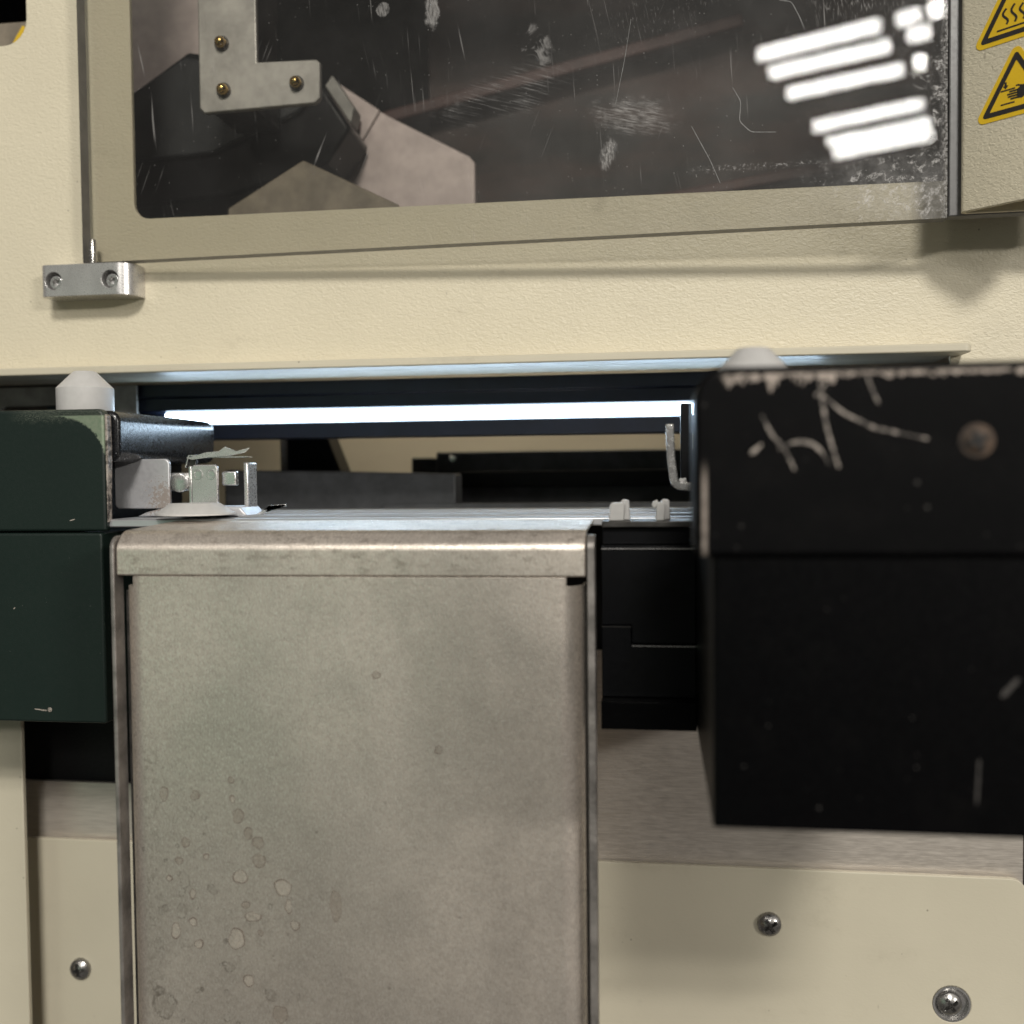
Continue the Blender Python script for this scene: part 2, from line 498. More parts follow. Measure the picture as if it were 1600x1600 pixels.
def blot(e, tex, lo, hi, k, a=1.0, b=.35):
    ee = n.math('ADD', e, n.math('MULTIPLY', n.math('SUBTRACT', soft, .5), 1.5))
    return n.math('MULTIPLY', n.math('MULTIPLY', n.rng(ee, a, b), n.rng(tex, lo, hi)), k)


patch = blot(ell(191, 112, 15, 7, -0.12), streak, .36, .78, .34)
patch = n.math('MAXIMUM', patch, blot(ell(150, 122, 26, 9, 0.25), streakb, .48, .72, .22))
patch = n.math('MAXIMUM', patch, blot(ell(183, 100.5, 3, 6, -.3), streak2, .35, .65, .40))
patch = n.math('MAXIMUM', patch, blot(ell(126.5, 150.5, 2.8, 6.5, 0), streak2, .25, .65, .32, 1.0, .7))
patch = n.math('MAXIMUM', patch, blot(ell(110, 152, 2.2, 2.6, 0), streak2, .25, .65, .28, 1.0, .7))
patch = n.math('MAXIMUM', patch, blot(ell(160, 137, 5, 11, 0.6), n.noise(p, .16, 3, .6, .8), .50, .60, .24))
patch = n.math('MAXIMUM', patch, blot(ell(200, 146, 30, 16, 0.4), streak2, .55, .78, .22))
patch = n.math('MAXIMUM', patch, blot(ell(262, 140, 20, 26, 0.5), streak2, .50, .75, .30))
# chalky residue towards the lower corner and along the free edge
crust = n.noise(p, 0.30, 8, .72, .4)
fine = n.noise(p, 1.1, 4, .7)
corner = n.rng(ell(280, 82, 44, 15, -0.22), 1.15, .1)
rim = n.rng(X, 263, 284.5)
amt = n.math('MAXIMUM', n.math('MULTIPLY', corner, 0.15), n.math('MULTIPLY', rim, 0.10))
cr = n.math('MULTIPLY', n.rng(n.math('ADD', crust, amt), .58, .74), n.rng(amt, .005, .06))
cr = n.math('MULTIPLY', cr, n.rng(fine, .30, .68, .25, 1.0))
rimline = n.math('MULTIPLY', n.rng(X, 281.5, 284.2), n.rng(fine, .42, .60))
line = n.math('MULTIPLY', n.rng(n.math('ABSOLUTE', n.math('SUBTRACT', n.math('ADD', Z, n.math('MULTIPLY', soft, 2.0)), 95.0)), 0.3, 1.4, 1, 0),
              n.math('MULTIPLY', n.rng(X, 205, 215), n.rng(fine, .50, .66)))
film = n.math('MULTIPLY', corner, n.rng(soft, .35, .7, .05, .20))
mask = n.math('MAXIMUM', n.math('MULTIPLY', dust, .42), n.math('MULTIPLY', hairs, .22))
mask = n.math('MAXIMUM', mask, patch)
mask = n.math('MAXIMUM', mask, n.math('MULTIPLY', cr, .60))
mask = n.math('MAXIMUM', mask, n.math('MULTIPLY', rimline, .45))
mask = n.math('MAXIMUM', mask, n.math('MULTIPLY', line, .30))
mask = n.math('MAXIMUM', mask, film)
reflection_haze = n.math('MULTIPLY', n.noise(p, .03, 4, .6), n.rng(X, 0, 260, 0.026, 0.12))  # dust haze, raised to paint in the room's reflection
mask = n.math('ADD', mask, reflection_haze, clamp=True)
tr = n.new("ShaderNodeBsdfTransparent")
tr.inputs[0].default_value = (0.90, 0.895, 0.88, 1)
gl = n.new("ShaderNodeBsdfGlossy")
gl.inputs["Roughness"].default_value = 0.004
fr = n.new("ShaderNodeFresnel")
fr.inputs[0].default_value = 1.52
m1 = n.new("ShaderNodeMixShader")
n.put(m1.inputs[0], fr.outputs[0])
n.put(m1.inputs[1], tr.outputs[0])
n.put(m1.inputs[2], gl.outputs[0])
df = n.new("ShaderNodeBsdfDiffuse")
df.inputs[0].default_value = (0.68, 0.66, 0.65, 1)
m2 = n.new("ShaderNodeMixShader")
n.put(m2.inputs[0], mask)
n.put(m2.inputs[1], m1.outputs[0])
n.put(m2.inputs[2], df.outputs[0])
n.put(n.out.inputs[0], m2.outputs[0])
MAT["scratched_acrylic"] = n.m

# clean acrylic of the back face
n = NT("clear_acrylic")
tr = n.new("ShaderNodeBsdfTransparent")
tr.inputs[0].default_value = (0.95, 0.95, 0.935, 1)
n.put(n.out.inputs[0], tr.outputs[0])
MAT["clear_acrylic"] = n.m

n = NT("scratch_white")
n.set(color=(0.16, 0.158, 0.155), rough=0.5)
MAT["scratch_white"] = n.m


# ------------------------------------------------------------------ mesh helpers (all lengths in mm)
def thing(name, label, cat, loc=(0, 0, 0), rotz=0.0, group=None):
    o = bpy.data.objects.new(name, None)
    o.empty_display_size = 0.01
    COL.objects.link(o)
    o.location = Vector(loc) * MM
    o.rotation_euler = (0, 0, rotz)
    o["label"] = label
    o["category"] = cat
    if group:
        o["group"] = group
    return o


def link(name, me, mat, parent=None, bevel=0.0, seg=2, smooth=True, local=False, angle=35):
    o = bpy.data.objects.new(name, me)
    COL.objects.link(o)
    mats = mat if isinstance(mat, (list, tuple)) else [mat]
    for m in mats:
        me.materials.append(MAT[m])
    if smooth:
        for pl in me.polygons:
            pl.use_smooth = True
        me.set_sharp_from_angle(angle=R(angle))
    if parent is not None:
        o.parent = parent
        if not local:
            # vertices were given in world mm: undo the parent's place
            root = parent
            chain = Matrix.Identity(4)
            while root is not None:
                chain = Matrix.LocRotScale(root.location, root.rotation_euler, None) @ chain
                root = root.parent
            me.transform(chain.inverted())
    if bevel:
        b = o.modifiers.new("bevel", 'BEVEL')
        b.width = bevel * MM
        b.segments = seg
        b.limit_method = 'ANGLE'
        b.angle_limit = R(40)
        b.use_clamp_overlap = True
    return o


def to_mesh(bm, name):
    bmesh.ops.recalc_face_normals(bm, faces=bm.faces)
    bmesh.ops.scale(bm, vec=(MM, MM, MM), verts=bm.verts)
    me = bpy.data.meshes.new(name)
    bm.to_mesh(me)
    bm.free()
    return me


def emb(axis, u, v, w):
    """plane coords (u,v) and height w along axis"""
    return (u, w, v) if axis == 'Y' else (u, v, w) if axis == 'Z' else (w, u, v)


def prism_bm(bm, poly, axis, w0, w1):
    a = [bm.verts.new(emb(axis, u, v, w0)) for u, v in poly]
    b = [bm.verts.new(emb(axis, u, v, w1)) for u, v in poly]
    nn = len(poly)
    bm.faces.new(a)
    bm.faces.new(list(reversed(b)))
    for i in range(nn):
        bm.faces.new((a[i], b[i], b[(i + 1) % nn], a[(i + 1) % nn]))


def prism(name, poly, axis, w0, w1, mat, parent=None, bevel=0.0, seg=2, local=False):
    bm = bmesh.new()
    prism_bm(bm, poly, axis, w0, w1)
    return link(name, to_mesh(bm, name), mat, parent, bevel, seg, True, local)


def box(name, x0, x1, y0, y1, z0, z1, mat, parent=None, bevel=0.0, seg=2, local=False):
    return prism(name, [(x0, z0), (x1, z0), (x1, z1), (x0, z1)], 'Y', y0, y1, mat, parent, bevel, seg, local)


def rrect(u0, u1, v0, v1, r, k=6):
    """rounded rectangle; r one radius or four (lower-left, lower-right, upper-right, upper-left)"""
    rs = (r,) * 4 if not isinstance(r, (tuple, list)) else r
    pts = []
    for (cu, cv, su, sv, a0, rr) in ((u0, v0, 1, 1, 180, rs[0]), (u1, v0, -1, 1, 270, rs[1]), (u1, v1, -1, -1, 0, rs[2]), (u0, v1, 1, -1, 90, rs[3])):
        if rr <= 0:
            pts.append((cu, cv))
            continue
        for i in range(k + 1):
            a = R(a0 + 90 * i / k)
            pts.append((cu + su * rr + rr * math.cos(a), cv + sv * rr + rr * math.sin(a)))
    return pts


def fillet(pts, rads, k=6):
    """round the inner corners of an open polyline"""
    out = [Vector(pts[0])]
    for i in range(1, len(pts) - 1):
        p, a, b = Vector(pts[i]), Vector(pts[i - 1]), Vector(pts[i + 1])
        r = rads if not isinstance(rads, (list, tuple)) else rads[i - 1]
        d1, d2 = (a - p).normalized(), (b - p).normalized()
        ang = d1.angle(d2)
        t = r / math.tan(ang / 2)
        c = p + (d1 + d2).normalized() * (r / math.sin(ang / 2))
        s, e = p + d1 * t - c, p + d2 * t - c
        tot = s.angle_signed(e)
        for j in range(k + 1):
            f = tot * j / k
            m = Matrix.Rotation(-f, 2)
            out.append(c + m @ s)
    out.append(Vector(pts[-1]))
    return out


def sheet_poly(path, t):
    """closed outline of a sheet of thickness t to the left of a polyline"""
    nn = len(path)
    off = []
    for i in range(nn):
        d = Vector((0, 0))
        if i > 0:
            d += (path[i] - path[i - 1]).normalized()
        if i < nn - 1:
            d += (path[i + 1] - path[i]).normalized()
        d.normalize()
        off.append(path[i] + Vector((-d.y, d.x)) * t)
    return [tuple(q) for q in path] + [tuple(q) for q in reversed(off)]


def lathe(name, prof, cx, cy, cz, mat, parent=None, seg=40, axis='Z', local=False):
    """profile (radius, height) turned about an axis through (cx,cy,cz)"""
    bm = bmesh.new()
    rings = []
    for (r, h) in prof:
        ring = []
        for i in range(seg):
            a = 2 * math.pi * i / seg
            if axis == 'Z':
                co = (cx + r * math.cos(a), cy + r * math.sin(a), cz + h)
            else:  # towards the viewer
                co = (cx + r * math.cos(a), cy - h, cz + r * math.sin(a))
            ring.append(bm.verts.new(co))
        rings.append(ring)
    for a, b in zip(rings, rings[1:]):
        for i in range(seg):
            bm.faces.new((a[i], a[(i + 1) % seg], b[(i + 1) % seg], b[i]))
    bm.faces.new(list(reversed(rings[0])))
    bm.faces.new(rings[-1])
    return link(name, to_mesh(bm, name), mat, parent, 0, 2, True, local)


def cut(o, cutters):
    """subtract meshes from o, keeping only the result"""
    objs = []
    for me in cutters:
        c = bpy.data.objects.new("cutter", me)
        COL.objects.link(c)
        c.matrix_world = Matrix.Identity(4)
        md = o.modifiers.new("cut", 'BOOLEAN')
        md.operation = 'DIFFERENCE'
        md.solver = 'EXACT'
        md.object = c
        objs.append(c)
    bev = [m for m in o.modifiers if m.type == 'BEVEL']
    w = [(m.width, m.segments) for m in bev]
    for m in bev:
        o.modifiers.remove(m)
    bpy.context.view_layer.update()
    dg = bpy.context.evaluated_depsgraph_get()
    me = bpy.data.meshes.new_from_object(o.evaluated_get(dg))
    o.modifiers.clear()
    o.data = me
    for pl in me.polygons:
        pl.use_smooth = True
    me.set_sharp_from_angle(angle=R(35))
    for (ww, ss) in w:
        b = o.modifiers.new("bevel", 'BEVEL')
        b.width, b.segments, b.limit_method, b.angle_limit = ww, ss, 'ANGLE', R(40)
    for c in objs:
        bpy.data.objects.remove(c)


def prism_mesh(poly, axis, w0, w1):
    bm = bmesh.new()
    prism_bm(bm, poly, axis, w0, w1)
    return to_mesh(bm, "cutter")


def disc(cx, cz, r, k=32):
    return [(cx + r * math.cos(2 * math.pi * i / k), cz + r * math.sin(2 * math.pi * i / k)) for i in range(k)]


def ribbon_bm(bm, pts, w, y, th, jitter=0.0, taper=True):
    """thin raised stroke in a plane of constant Y (pts are x,z), facing -Y"""
    P = [Vector(q) for q in pts]
    # resample
    fine = []
    for a, b in zip(P, P[1:]):
        k = max(2, int((b - a).length / 0.6))
        for i in range(k):
            fine.append(a.lerp(b, i / k))
    fine.append(P[-1])
    for _ in range(3):
        fine = [fine[0]] + [(fine[i - 1] + fine[i] * 2 + fine[i + 1]) / 4 for i in range(1, len(fine) - 1)] + [fine[-1]]
    L, Rr = [], []
    nn = len(fine)
    for i in range(nn):
        d = (fine[min(i + 1, nn - 1)] - fine[max(i - 1, 0)]).normalized()
        nrm = Vector((-d.y, d.x))
        f = i / (nn - 1)
        ww = w * (1 if not taper else (0.35 + 0.65 * math.sin(math.pi * min(1, max(0, 0.12 + 0.76 * f))))) * (1 + random.uniform(-jitter, jitter)) / 2
        L.append(fine[i] + nrm * ww)
        Rr.append(fine[i] - nrm * ww)
    poly = [tuple(q) for q in L]
    rv = [tuple(q) for q in Rr]
    lv = [bm.verts.new((q[0], y - th, q[1])) for q in poly]
    rvv = [bm.verts.new((q[0], y - th, q[1])) for q in rv]
    lb = [bm.verts.new((q[0], y + th, q[1])) for q in poly]
    rb = [bm.verts.new((q[0], y + th, q[1])) for q in rv]
    for i in range(nn - 1):
        bm.faces.new((lv[i], lv[i + 1], rvv[i + 1], rvv[i]))
        bm.faces.new((lv[i], lb[i], lb[i + 1], lv[i + 1]))
        bm.faces.new((rvv[i], rvv[i + 1], rb[i + 1], rb[i]))
    bm.faces.new((lv[0], rvv[0], rb[0], lb[0]))
    bm.faces.new((lv[-1], lb[-1], rb[-1], rvv[-1]))


def ribbon(name, pts, w, y, mat, parent=None, th=0.02, jitter=0.0, taper=True, local=False):
    bm = bmesh.new()
    ribbon_bm(bm, pts, w, y, th, jitter, taper)
    return link(name, to_mesh(bm, name), mat, parent, 0, 2, False, local)


def screw_mesh(rad, height, kind, rot=0.0, name="screw"):
    """turned head as a height field, axis towards -Y, seat at y=0; kind cross or hex"""
    bm = bmesh.new()
    seg, rn = 72, 34

    def hf(x, y):
        r = math.hypot(x, y) / rad
        if kind == 'cross':
            h = height * (1 - 0.62 * r ** 2.4) if r < 0.9 else height * (1 - 0.62 * 0.9 ** 2.4) * max(0.0, 1 - ((r - .9) / .1) ** 2)
            c, s = math.cos(rot), math.sin(rot)
            u, v = abs(x * c + y * s) / rad, abs(-x * s + y * c) / rad
            w, L = 0.125, 0.56
            d = min(max(u / L, v / w), max(v / L, u / w))
            h -= height * 0.85 * min(1, max(0, (1.12 - d) / 0.28))
            return max(h, 0.02)
        h = height if r < 0.86 else height * (1 - 0.25 * ((r - .86) / .14) ** 2)
        hexr = max(abs(x * math.cos(k * math.pi / 3 + rot) + y * math.sin(k * math.pi / 3 + rot)) for k in range(3)) / rad
        if hexr < 0.50:
            h -= height * 0.75 * min(1, (0.50 - hexr) / 0.06)
        return max(h, 0.02)
    c0 = bm.verts.new((0, -hf(0, 0), 0))
    prev = None
    for j in range(1, rn + 1):
        r = rad * j / rn
        ring = []
        for i in range(seg):
            a = 2 * math.pi * i / seg
            x, y = r * math.cos(a), r * math.sin(a)
            ring.append(bm.verts.new((x, -hf(x, y) if j < rn else 0.3, y)))
        if prev is None:
            for i in range(seg):
                bm.faces.new((c0, ring[i], ring[(i + 1) % seg]))
        else:
            for i in range(seg):
                bm.faces.new((prev[i], ring[i], ring[(i + 1) % seg], prev[(i + 1) % seg]))
        prev = ring
    return to_mesh(bm, name)


def screw(name, me, x, y, z, mat, parent, label=None):
    o = bpy.data.objects.new(name, me)
    COL.objects.link(o)
    if not me.materials:
        me.materials.append(MAT[mat])
        for pl in me.polygons:
            pl.use_smooth = True
        me.set_sharp_from_angle(angle=R(40))
    o.parent = parent
    o.location = Vector((x, y, z)) * MM - (parent.location if parent else Vector())
    if label:
        o["label"] = label
    return o


def structure(o):
    o["kind"] = "structure"
    return o


# ------------------------------------------------------------------ setting: the machine's black frame and the room inside it
fr = structure(thing("machine_frame", "black and dark inner frame of the machine behind its covers", "frame"))
del fr["category"], fr["label"]
box("lower_back_sheet", -360, 170, 8, 10, -262, -17, "black_matt", fr)
box("cavity_floor", -360, 170, 10, 240, -19, -16.5, "dark_grey", fr)
box("cavity_back", -360, 170, 238, 240, -16.5, 80, "cream_paint_smooth", fr)
box("cavity_ceiling", -360, 170, 2.2, 240, 80, 82, "dark_grey", fr)
box("cavity_side", -362, -360, 0, 300, -262, 300, "dark_grey", fr)
box("cavity_side", 170, 172, 0, 300, -262, 300, "dark_grey", fr)
box("window_room_back", -360, 170, 298, 300, 82.2, 300, "dark_grey", fr)
box("window_room_top", -360, 170, 2.2, 300, 300, 302, "dark_grey", fr)

# upper cream cover with its window cut-outs and the ledge along its lower edge
pn = thing("upper_cover", "cream powder-coated upper front cover with window opening and ledge along its lower edge", "panel", (-60, 0, 39))
ps = prism("panel_sheet", [(-340, 37.4), (93, 37.4), (93, -10), (170, -10), (170, 300), (-340, 300)], 'Y', 0, 2, "cream_paint", pn, 0.35, 2)
cut(ps, [prism_mesh([tuple(q) for q in rrect(-182.3, 128, 91.6, 280, 5.5)], 'Y', -5, 8),
         prism_mesh([tuple(q) for q in rrect(-320, -221.6, 155.3, 280, 9)], 'Y', -5, 8)])
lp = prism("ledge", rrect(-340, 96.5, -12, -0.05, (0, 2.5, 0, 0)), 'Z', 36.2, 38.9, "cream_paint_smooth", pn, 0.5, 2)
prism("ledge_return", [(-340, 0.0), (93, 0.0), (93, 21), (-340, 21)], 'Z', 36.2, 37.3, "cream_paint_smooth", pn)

# what shows through the small opening at the upper left
o = box("cover_plate", -300, -205, 22, 24, 140, 173.7, "beige_sheet", None, 0.5)
o["label"], o["category"] = "grey-green plate edge seen through the small opening at the upper left", "plate"
ribbon("yellow_edge", [(-243.5, 160), (-239.5, 167), (-236.3, 171.6)], 1.6, 21.9, "sticker_yellow", o, 0.3, 0, False)

# ------------------------------------------------------------------ inside the big window
t = thing("corner_bracket", "flat grey L-shaped metal bracket with three brass screws behind the window", "bracket", (-153, 14, 131))
Lp = [(-162.6, 133.2), (-160.8, 131.4), (-119.3, 132.6), (-117.4, 134.4), (-117.2, 146.6), (-118.6, 147.9), (-140.7, 148.3), (-140.7, 215), (-162.6, 215)]
prism("plate", Lp, 'Y', 12, 14.5, "bracket_metal", t, 0.5, 2)
for (x, z) in ((-153.6, 155.6), (-153.2, 139.0), (-125.9, 139.8)):
    h = lathe("washer", [(2.7, 0.0), (2.7, 0.5), (1.6, 0.5)], x, 12, z, "dark_steel", t, 28, 'Y')
    lathe("screw", [(1.9, 0.4), (2.0, 1.6), (1.8, 2.6), (1.2, 3.3), (0.5, 3.6)], x, 12, z, "brass", t, 24, 'Y')
# stand-off carrying the bracket
box("stand_off", -160, -143, 14.5, 40, 133, 215, "dark_steel", t, 0.5)

t = thing("feeder_arm", "black angular arm housing slanting behind the L-shaped bracket", "housing", (-170, 55, 107))
prism("arm_body", [(-218, 108), (-166, 110.5), (-126, 121.5), (-116.5, 134.5), (-128, 152.5), (-172, 166), (-182, 168), (-218, 146)], 'Y', 45, 72, "black_plastic", t, 1.5, 3)
prism("arm_cover", [(-218, 125), (-172, 127), (-136, 141), (-128, 150), (-172, 163), (-182, 165), (-218, 145)], 'Y', 42.5, 44.9, "arm_grey", t, 1.0, 2)
prism("arm_foot", [(-230, 90), (-176, 90), (-170, 104), (-196, 112), (-230, 110)], 'Y', 60, 80, "teal_sheet", t, 1.0)
prism("arm_edge", [(-127, 152), (-116.8, 137), (-115.4, 143), (-124, 156)], 'Y', 47, 57, "grey_sheet", t, 0.5)

o = prism("folded_guard", [(-133, 162.8), (-119.8, 155), (-106, 147), (-75, 130.3), (-72.7, 127.5), (-72.8, 88), (-95, 88), (-104, 106.5), (-130, 123.3), (-121, 136), (-120, 146)], 'Y', 74, 77, "pink_steel", None, 0.8, 3)
o["label"], o["category"] = "pale pinkish steel guard plate with slanted top at the window's centre-left", "guard plate"
ridge = prism("fold", [(-121.2, 136), (-120, 146), (-133, 162), (-130, 163), (-112, 150.5)], 'Y', 72.5, 73.95, "pink_steel", o, 0.4)
o = prism("upper_guard", [(-250, 150), (-214, 152), (-196, 164), (-186, 176), (-178, 215), (-250, 215)], 'Y', 84, 87, "pink_steel", None, 1.5, 3)
o["label"], o["category"] = "pale pinkish steel sheet behind the window left of the L-shaped bracket", "guard plate"
o = prism("floor_guard", [(-160.5, 102), (-130.5, 118.6), (-93.8, 100.3), (-93.8, 84), (-160.5, 84)], 'Y', 30, 32.5, "beige_sheet", None, 0.8)
o["label"], o["category"] = "beige sheet peaking below the black arm at the window's bottom", "sheet"
for i, (x0, z0, x1, z1, y, w, lab) in enumerate(((-150, 166, 40, 205, 138, 6, "reddish-brown bar standing in for a room reflection high in the window"),
                                                 (-50, 118, 90, 138, 136, 5, "dim reddish-brown bar crossing low behind the window's middle"),
                                                 (-150, 150, -70, 172, 205, 6, "short brown bar standing in for a room reflection behind the notch of the L-shaped bracket"))):
    d = Vector((x1 - x0, z1 - z0)).normalized()
    nn = Vector((-d.y, d.x)) * w / 2
    o = prism("reflection_bar", [(x0 + nn.x, z0 + nn.y), (x0 - nn.x, z0 - nn.y), (x1 - nn.x, z1 - nn.y), (x1 + nn.x, z1 + nn.y)], 'Y', y, y + 8, "reflection_brown", None, 1.0)  # brown bars added in place of the room's reflections on the pane
    o["label"], o["category"] = lab, "bar"
    o["group"] = "stand-in reflections behind the window"

n = NT("reflection_mottle")
p = n.mm()
f = n.noise(n.mm(scale=(.35, 1, 1.2), rot=(0, -.25, 0)), .035, 4, .6)
n.set(color=n.mix(n.rng(f, .35, .68), (0.010, 0.009, 0.008), (0.048, 0.024, 0.017)), rough=.7)
MAT["reflection_mottle"] = n.m
o = box("reflection_plate", -108, 160, 150, 153, 83, 296, "reflection_mottle", None, 0.5)  # added brown backdrop, stands in for room reflections on the acrylic
o["label"], o["category"] = "dim mottled brown plate filling the background of the window's right half", "plate"

# ------------------------------------------------------------------ the acrylic door, slightly open
HX, HY = -197.5, -8.0
A = R(-2.4)
door = thing("acrylic_door", "clear scratched acrylic door standing slightly open on its left hinge", "door", (HX, HY, 75.2), A)
# local: x along the door, y=0 its front face, z from its lower edge
bm = bmesh.new()
prism_bm(bm, [(0, 0), (284.3, 0), (284.3, 190), (0, 190)], 'Y', 0, 5)
me = to_mesh(bm, "pane")
pane = link("pane", me, ["scratched_acrylic", "clear_acrylic", "edge_grey"], door, 0, 2, False, True)
for pl in me.polygons:
    nrm = pl.normal
    pl.material_index = 0 if nrm.y < -0.5 else 1 if nrm.y > 0.5 else 2
# shader masks use door-local mm measured from world z=0, so the pane keeps its own origin at z 0
me.transform(Matrix.Translation((0, 0, 75.2 * MM)))
pane.location = (0, 0, -75.2 * MM)


def dl(x, z):
    """world x,z in mm on the door front -> door-local x,z"""
    return ((x - HX) / math.cos(A), z - 75.2)


PZ = 75.2
for pts, w in (([(24, 118.5), (26.5, 114), (26.0, 108), (29.5, 104.5), (37, 104)], .35), ([(11.5, 107.5), (17, 97), (20.2, 89.5)], .32),
               ([(38, 143.5), (41.5, 143), (44, 138), (45.5, 134)], .3), ([(-7, 142), (-9, 130), (-12, 116)], .22),
               ([(60, 128), (55, 121), (52, 113)], .2)):
    ribbon("pane_scratch", [(dl(x, z)[0], z) for x, z in pts], w * .7, -0.02, "scratch_white", pane, 0.015, .3, True, True)
# hinge pin in its slot
lathe("hinge_pin", [(1.3, 0), (1.3, 9.5), (0.9, 10.2)], 2.4, 2.5, -1.5, "bright_steel", door, 20, 'Z', True)

# handle: a V-folded strip of coated sheet with its warning signs
fa = R(-42)
ft = Vector((math.cos(fa), math.sin(fa)))
P0 = Vector((87.3, -22.0))
front_end = P0 + ft * 24
path = fillet([(front_end.x + 7, front_end.y + 12), tuple(front_end), tuple(P0 + Vector((-0.7, 0.65))), (P0.x + 24, P0.y + 0.2)], 1.8, 8)
poly = sheet_poly(path, -1.4)
handle = prism("handle", poly, 'Z', 75.7, 262, "cream_paint", door, 0.25, 2)
# the strip behind the handle, on the pane's free edge
box("edge_strip", 284.6, 330, -0.5, 4.5, 0.3, 190, "edge_grey", door, 0.4, 2, True)


def on_face(s, z, off):
    q = P0 + ft * s
    nn = Vector((math.sin(fa), -math.cos(fa)))
    return Vector((q.x + nn.x * off, q.y + nn.y * off, z))


def face_poly(name, poly, off0, off1, mat, parent):
    bm = bmesh.new()
    a = [bm.verts.new(on_face(s, z, off1)) for s, z in poly]
    b = [bm.verts.new(on_face(s, z, off0)) for s, z in poly]
    k = len(poly)
    bm.faces.new(a)
    for i in range(k):
        bm.faces.new((a[i], a[(i + 1) % k], b[(i + 1) % k], b[i]))
    return link(name, to_mesh(bm, name), mat, parent, 0, 2, False)


def rtri(cx, z0, side, r, k=6):
    h = side * math.sqrt(3) / 2
    V3 = [Vector((cx - side / 2, z0)), Vector((cx + side / 2, z0)), Vector((cx, z0 + h))]
    pts = []
    cen = Vector((cx, z0 + h / 3))
    for i, a0 in enumerate((210, 330, 90)):
        c = V3[i] + (cen - V3[i]).normalized() * 2 * r
        for j in range(k + 1):
            a = R(a0 - 60 + 120 * j / k)
            pts.append((c.x + r * math.cos(a), c.y + r * math.sin(a)))
    return pts


def face_ring(name, outer, inner, off, mat, parent):
    bm = bmesh.new()
    a = [bm.verts.new(on_face(s, z, off)) for s, z in outer]
    b = [bm.verts.new(on_face(s, z, off)) for s, z in inner]
    a2 = [bm.verts.new(on_face(s, z, off - 0.04)) for s, z in outer]
    k = len(outer)
    for i in range(k):
        bm.faces.new((a[i], a[(i + 1) % k], b[(i + 1) % k], b[i]))
        bm.faces.new((a[i], a[(i + 1) % k], a2[(i + 1) % k], a2[i]))
    return link(name, to_mesh(bm, name), mat, parent, 0, 2, False)


def face_stroke(name, pts, w, off, mat, parent):
    """a printed line on the sign"""
    P = [Vector(q) for q in pts]
    L, Q = [], []
    for i in range(len(P)):
        d = (P[min(i + 1, len(P) - 1)] - P[max(i - 1, 0)]).normalized()
        nn = Vector((-d.y, d.x)) * w / 2
        L.append(tuple(P[i] + nn))
        Q.append(tuple(P[i] - nn))
    return face_poly(name, L + Q[::-1], off - .04, off, mat, parent)


def sign(cx, z0, kind):
    side = 24.0
    s = face_poly("warning_sign", rtri(cx, z0, side, 1.6), 0.0, 0.16, "sticker_yellow", door)
    s["label"] = "yellow triangular hot-surface warning sign" if kind == "hot" else "yellow triangular hand-crush warning sign"
    face_ring("border", rtri(cx, z0 + 1.25, side - 4.3, 0.7), rtri(cx, z0 + 2.65, side - 9.1, 0.12), 0.21, "sticker_black", s)
    b = z0 + 2.65
    if kind == "hot":
        for k in (-1, 0, 1):
            pts = []
            for j in range(15):
                f = j / 14
                pts.append((cx + k * 2.35 + 0.7 * math.sin(f * 2 * math.pi + 0.4) - .1, b + 2.3 + f * (5.0 if k == 0 else 4.4)))
            face_stroke("heat_wave", pts, .62, 0.21, "sticker_black", s)
        face_stroke("surface_line", [(cx - 4.8, b + 1.1), (cx + 4.8, b + 1.1)], .5, 0.21, "sticker_black", s)
    else:
        face_stroke("upper_bar", [(cx - 4.3, b + 5.1), (cx - .3, b + 5.1)], .42, 0.21, "sticker_black", s)
        face_stroke("lower_bar", [(cx - 4.3, b + 1.3), (cx - .4, b + 1.3)], .42, 0.21, "sticker_black", s)
        face_poly("arrow", [(cx - 3.25, b + 7.4), (cx - 3.25, b + 6.4), (cx - 3.75, b + 6.4), (cx - 2.95, b + 5.4), (cx - 2.15, b + 6.4), (cx - 2.65, b + 6.4), (cx - 2.65, b + 7.4)], .17, .21, "sticker_black", s)
        # hand: palm, thumb and four fingers pointing left between the bars
        palm = [(cx + .3, b + 2.1), (cx + 1.6, b + 1.9), (cx + 2.9, b + 2.6), (cx + 3.9, b + 3.0), (cx + 3.9, b + 4.9), (cx + 2.6, b + 5.6), (cx + 1.4, b + 5.5), (cx + .3, b + 4.7)]
        face_poly("palm", palm, .17, .21, "sticker_black", s)
        for q, (l, zz) in enumerate(((-1.9, 4.45), (-2.5, 3.75), (-2.3, 3.05), (-1.6, 2.35))):
            face_stroke("finger", [(cx + l, b + zz), (cx - .5, b + zz), (cx + .5, b + zz)], .5, .21, "sticker_black", s)
        face_stroke("thumb", [(cx + 1.5, b + 5.35), (cx + .4, b + 5.75), (cx - .1, b + 5.7)], .45, .21, "sticker_black", s)
    return s


sign(18.6, 99.6, "crush")
sign(17.9, 120.9, "hot")

# hinge block
hb = thing("hinge_block", "small machined aluminium hinge block with two socket screws under the door corner", "hinge", (-196, 0, 63))
arc = fillet([(-212.8, 0), (-212.8, -10), (-178.8, -10), (-178.8, 0)], [2.5, 6.0], 8)
body = prism("body", [tuple(q) for q in arc], 'Z', 63.6, 74.6, "aluminium", hb, 0.3, 2)
HOLES = (-207.6, -186.6)


cut(body, [prism_mesh(disc(x, 69.0, 3.05), 'Y', -12, -4.0) for x in HOLES])
sm = screw_mesh(2.45, 2.6, 'hex', 0.2, "socket_screw")
for x in HOLES:
    screw("socket_screw", sm, x + 0.25, -6.2, 68.7, "bright_steel", hb)

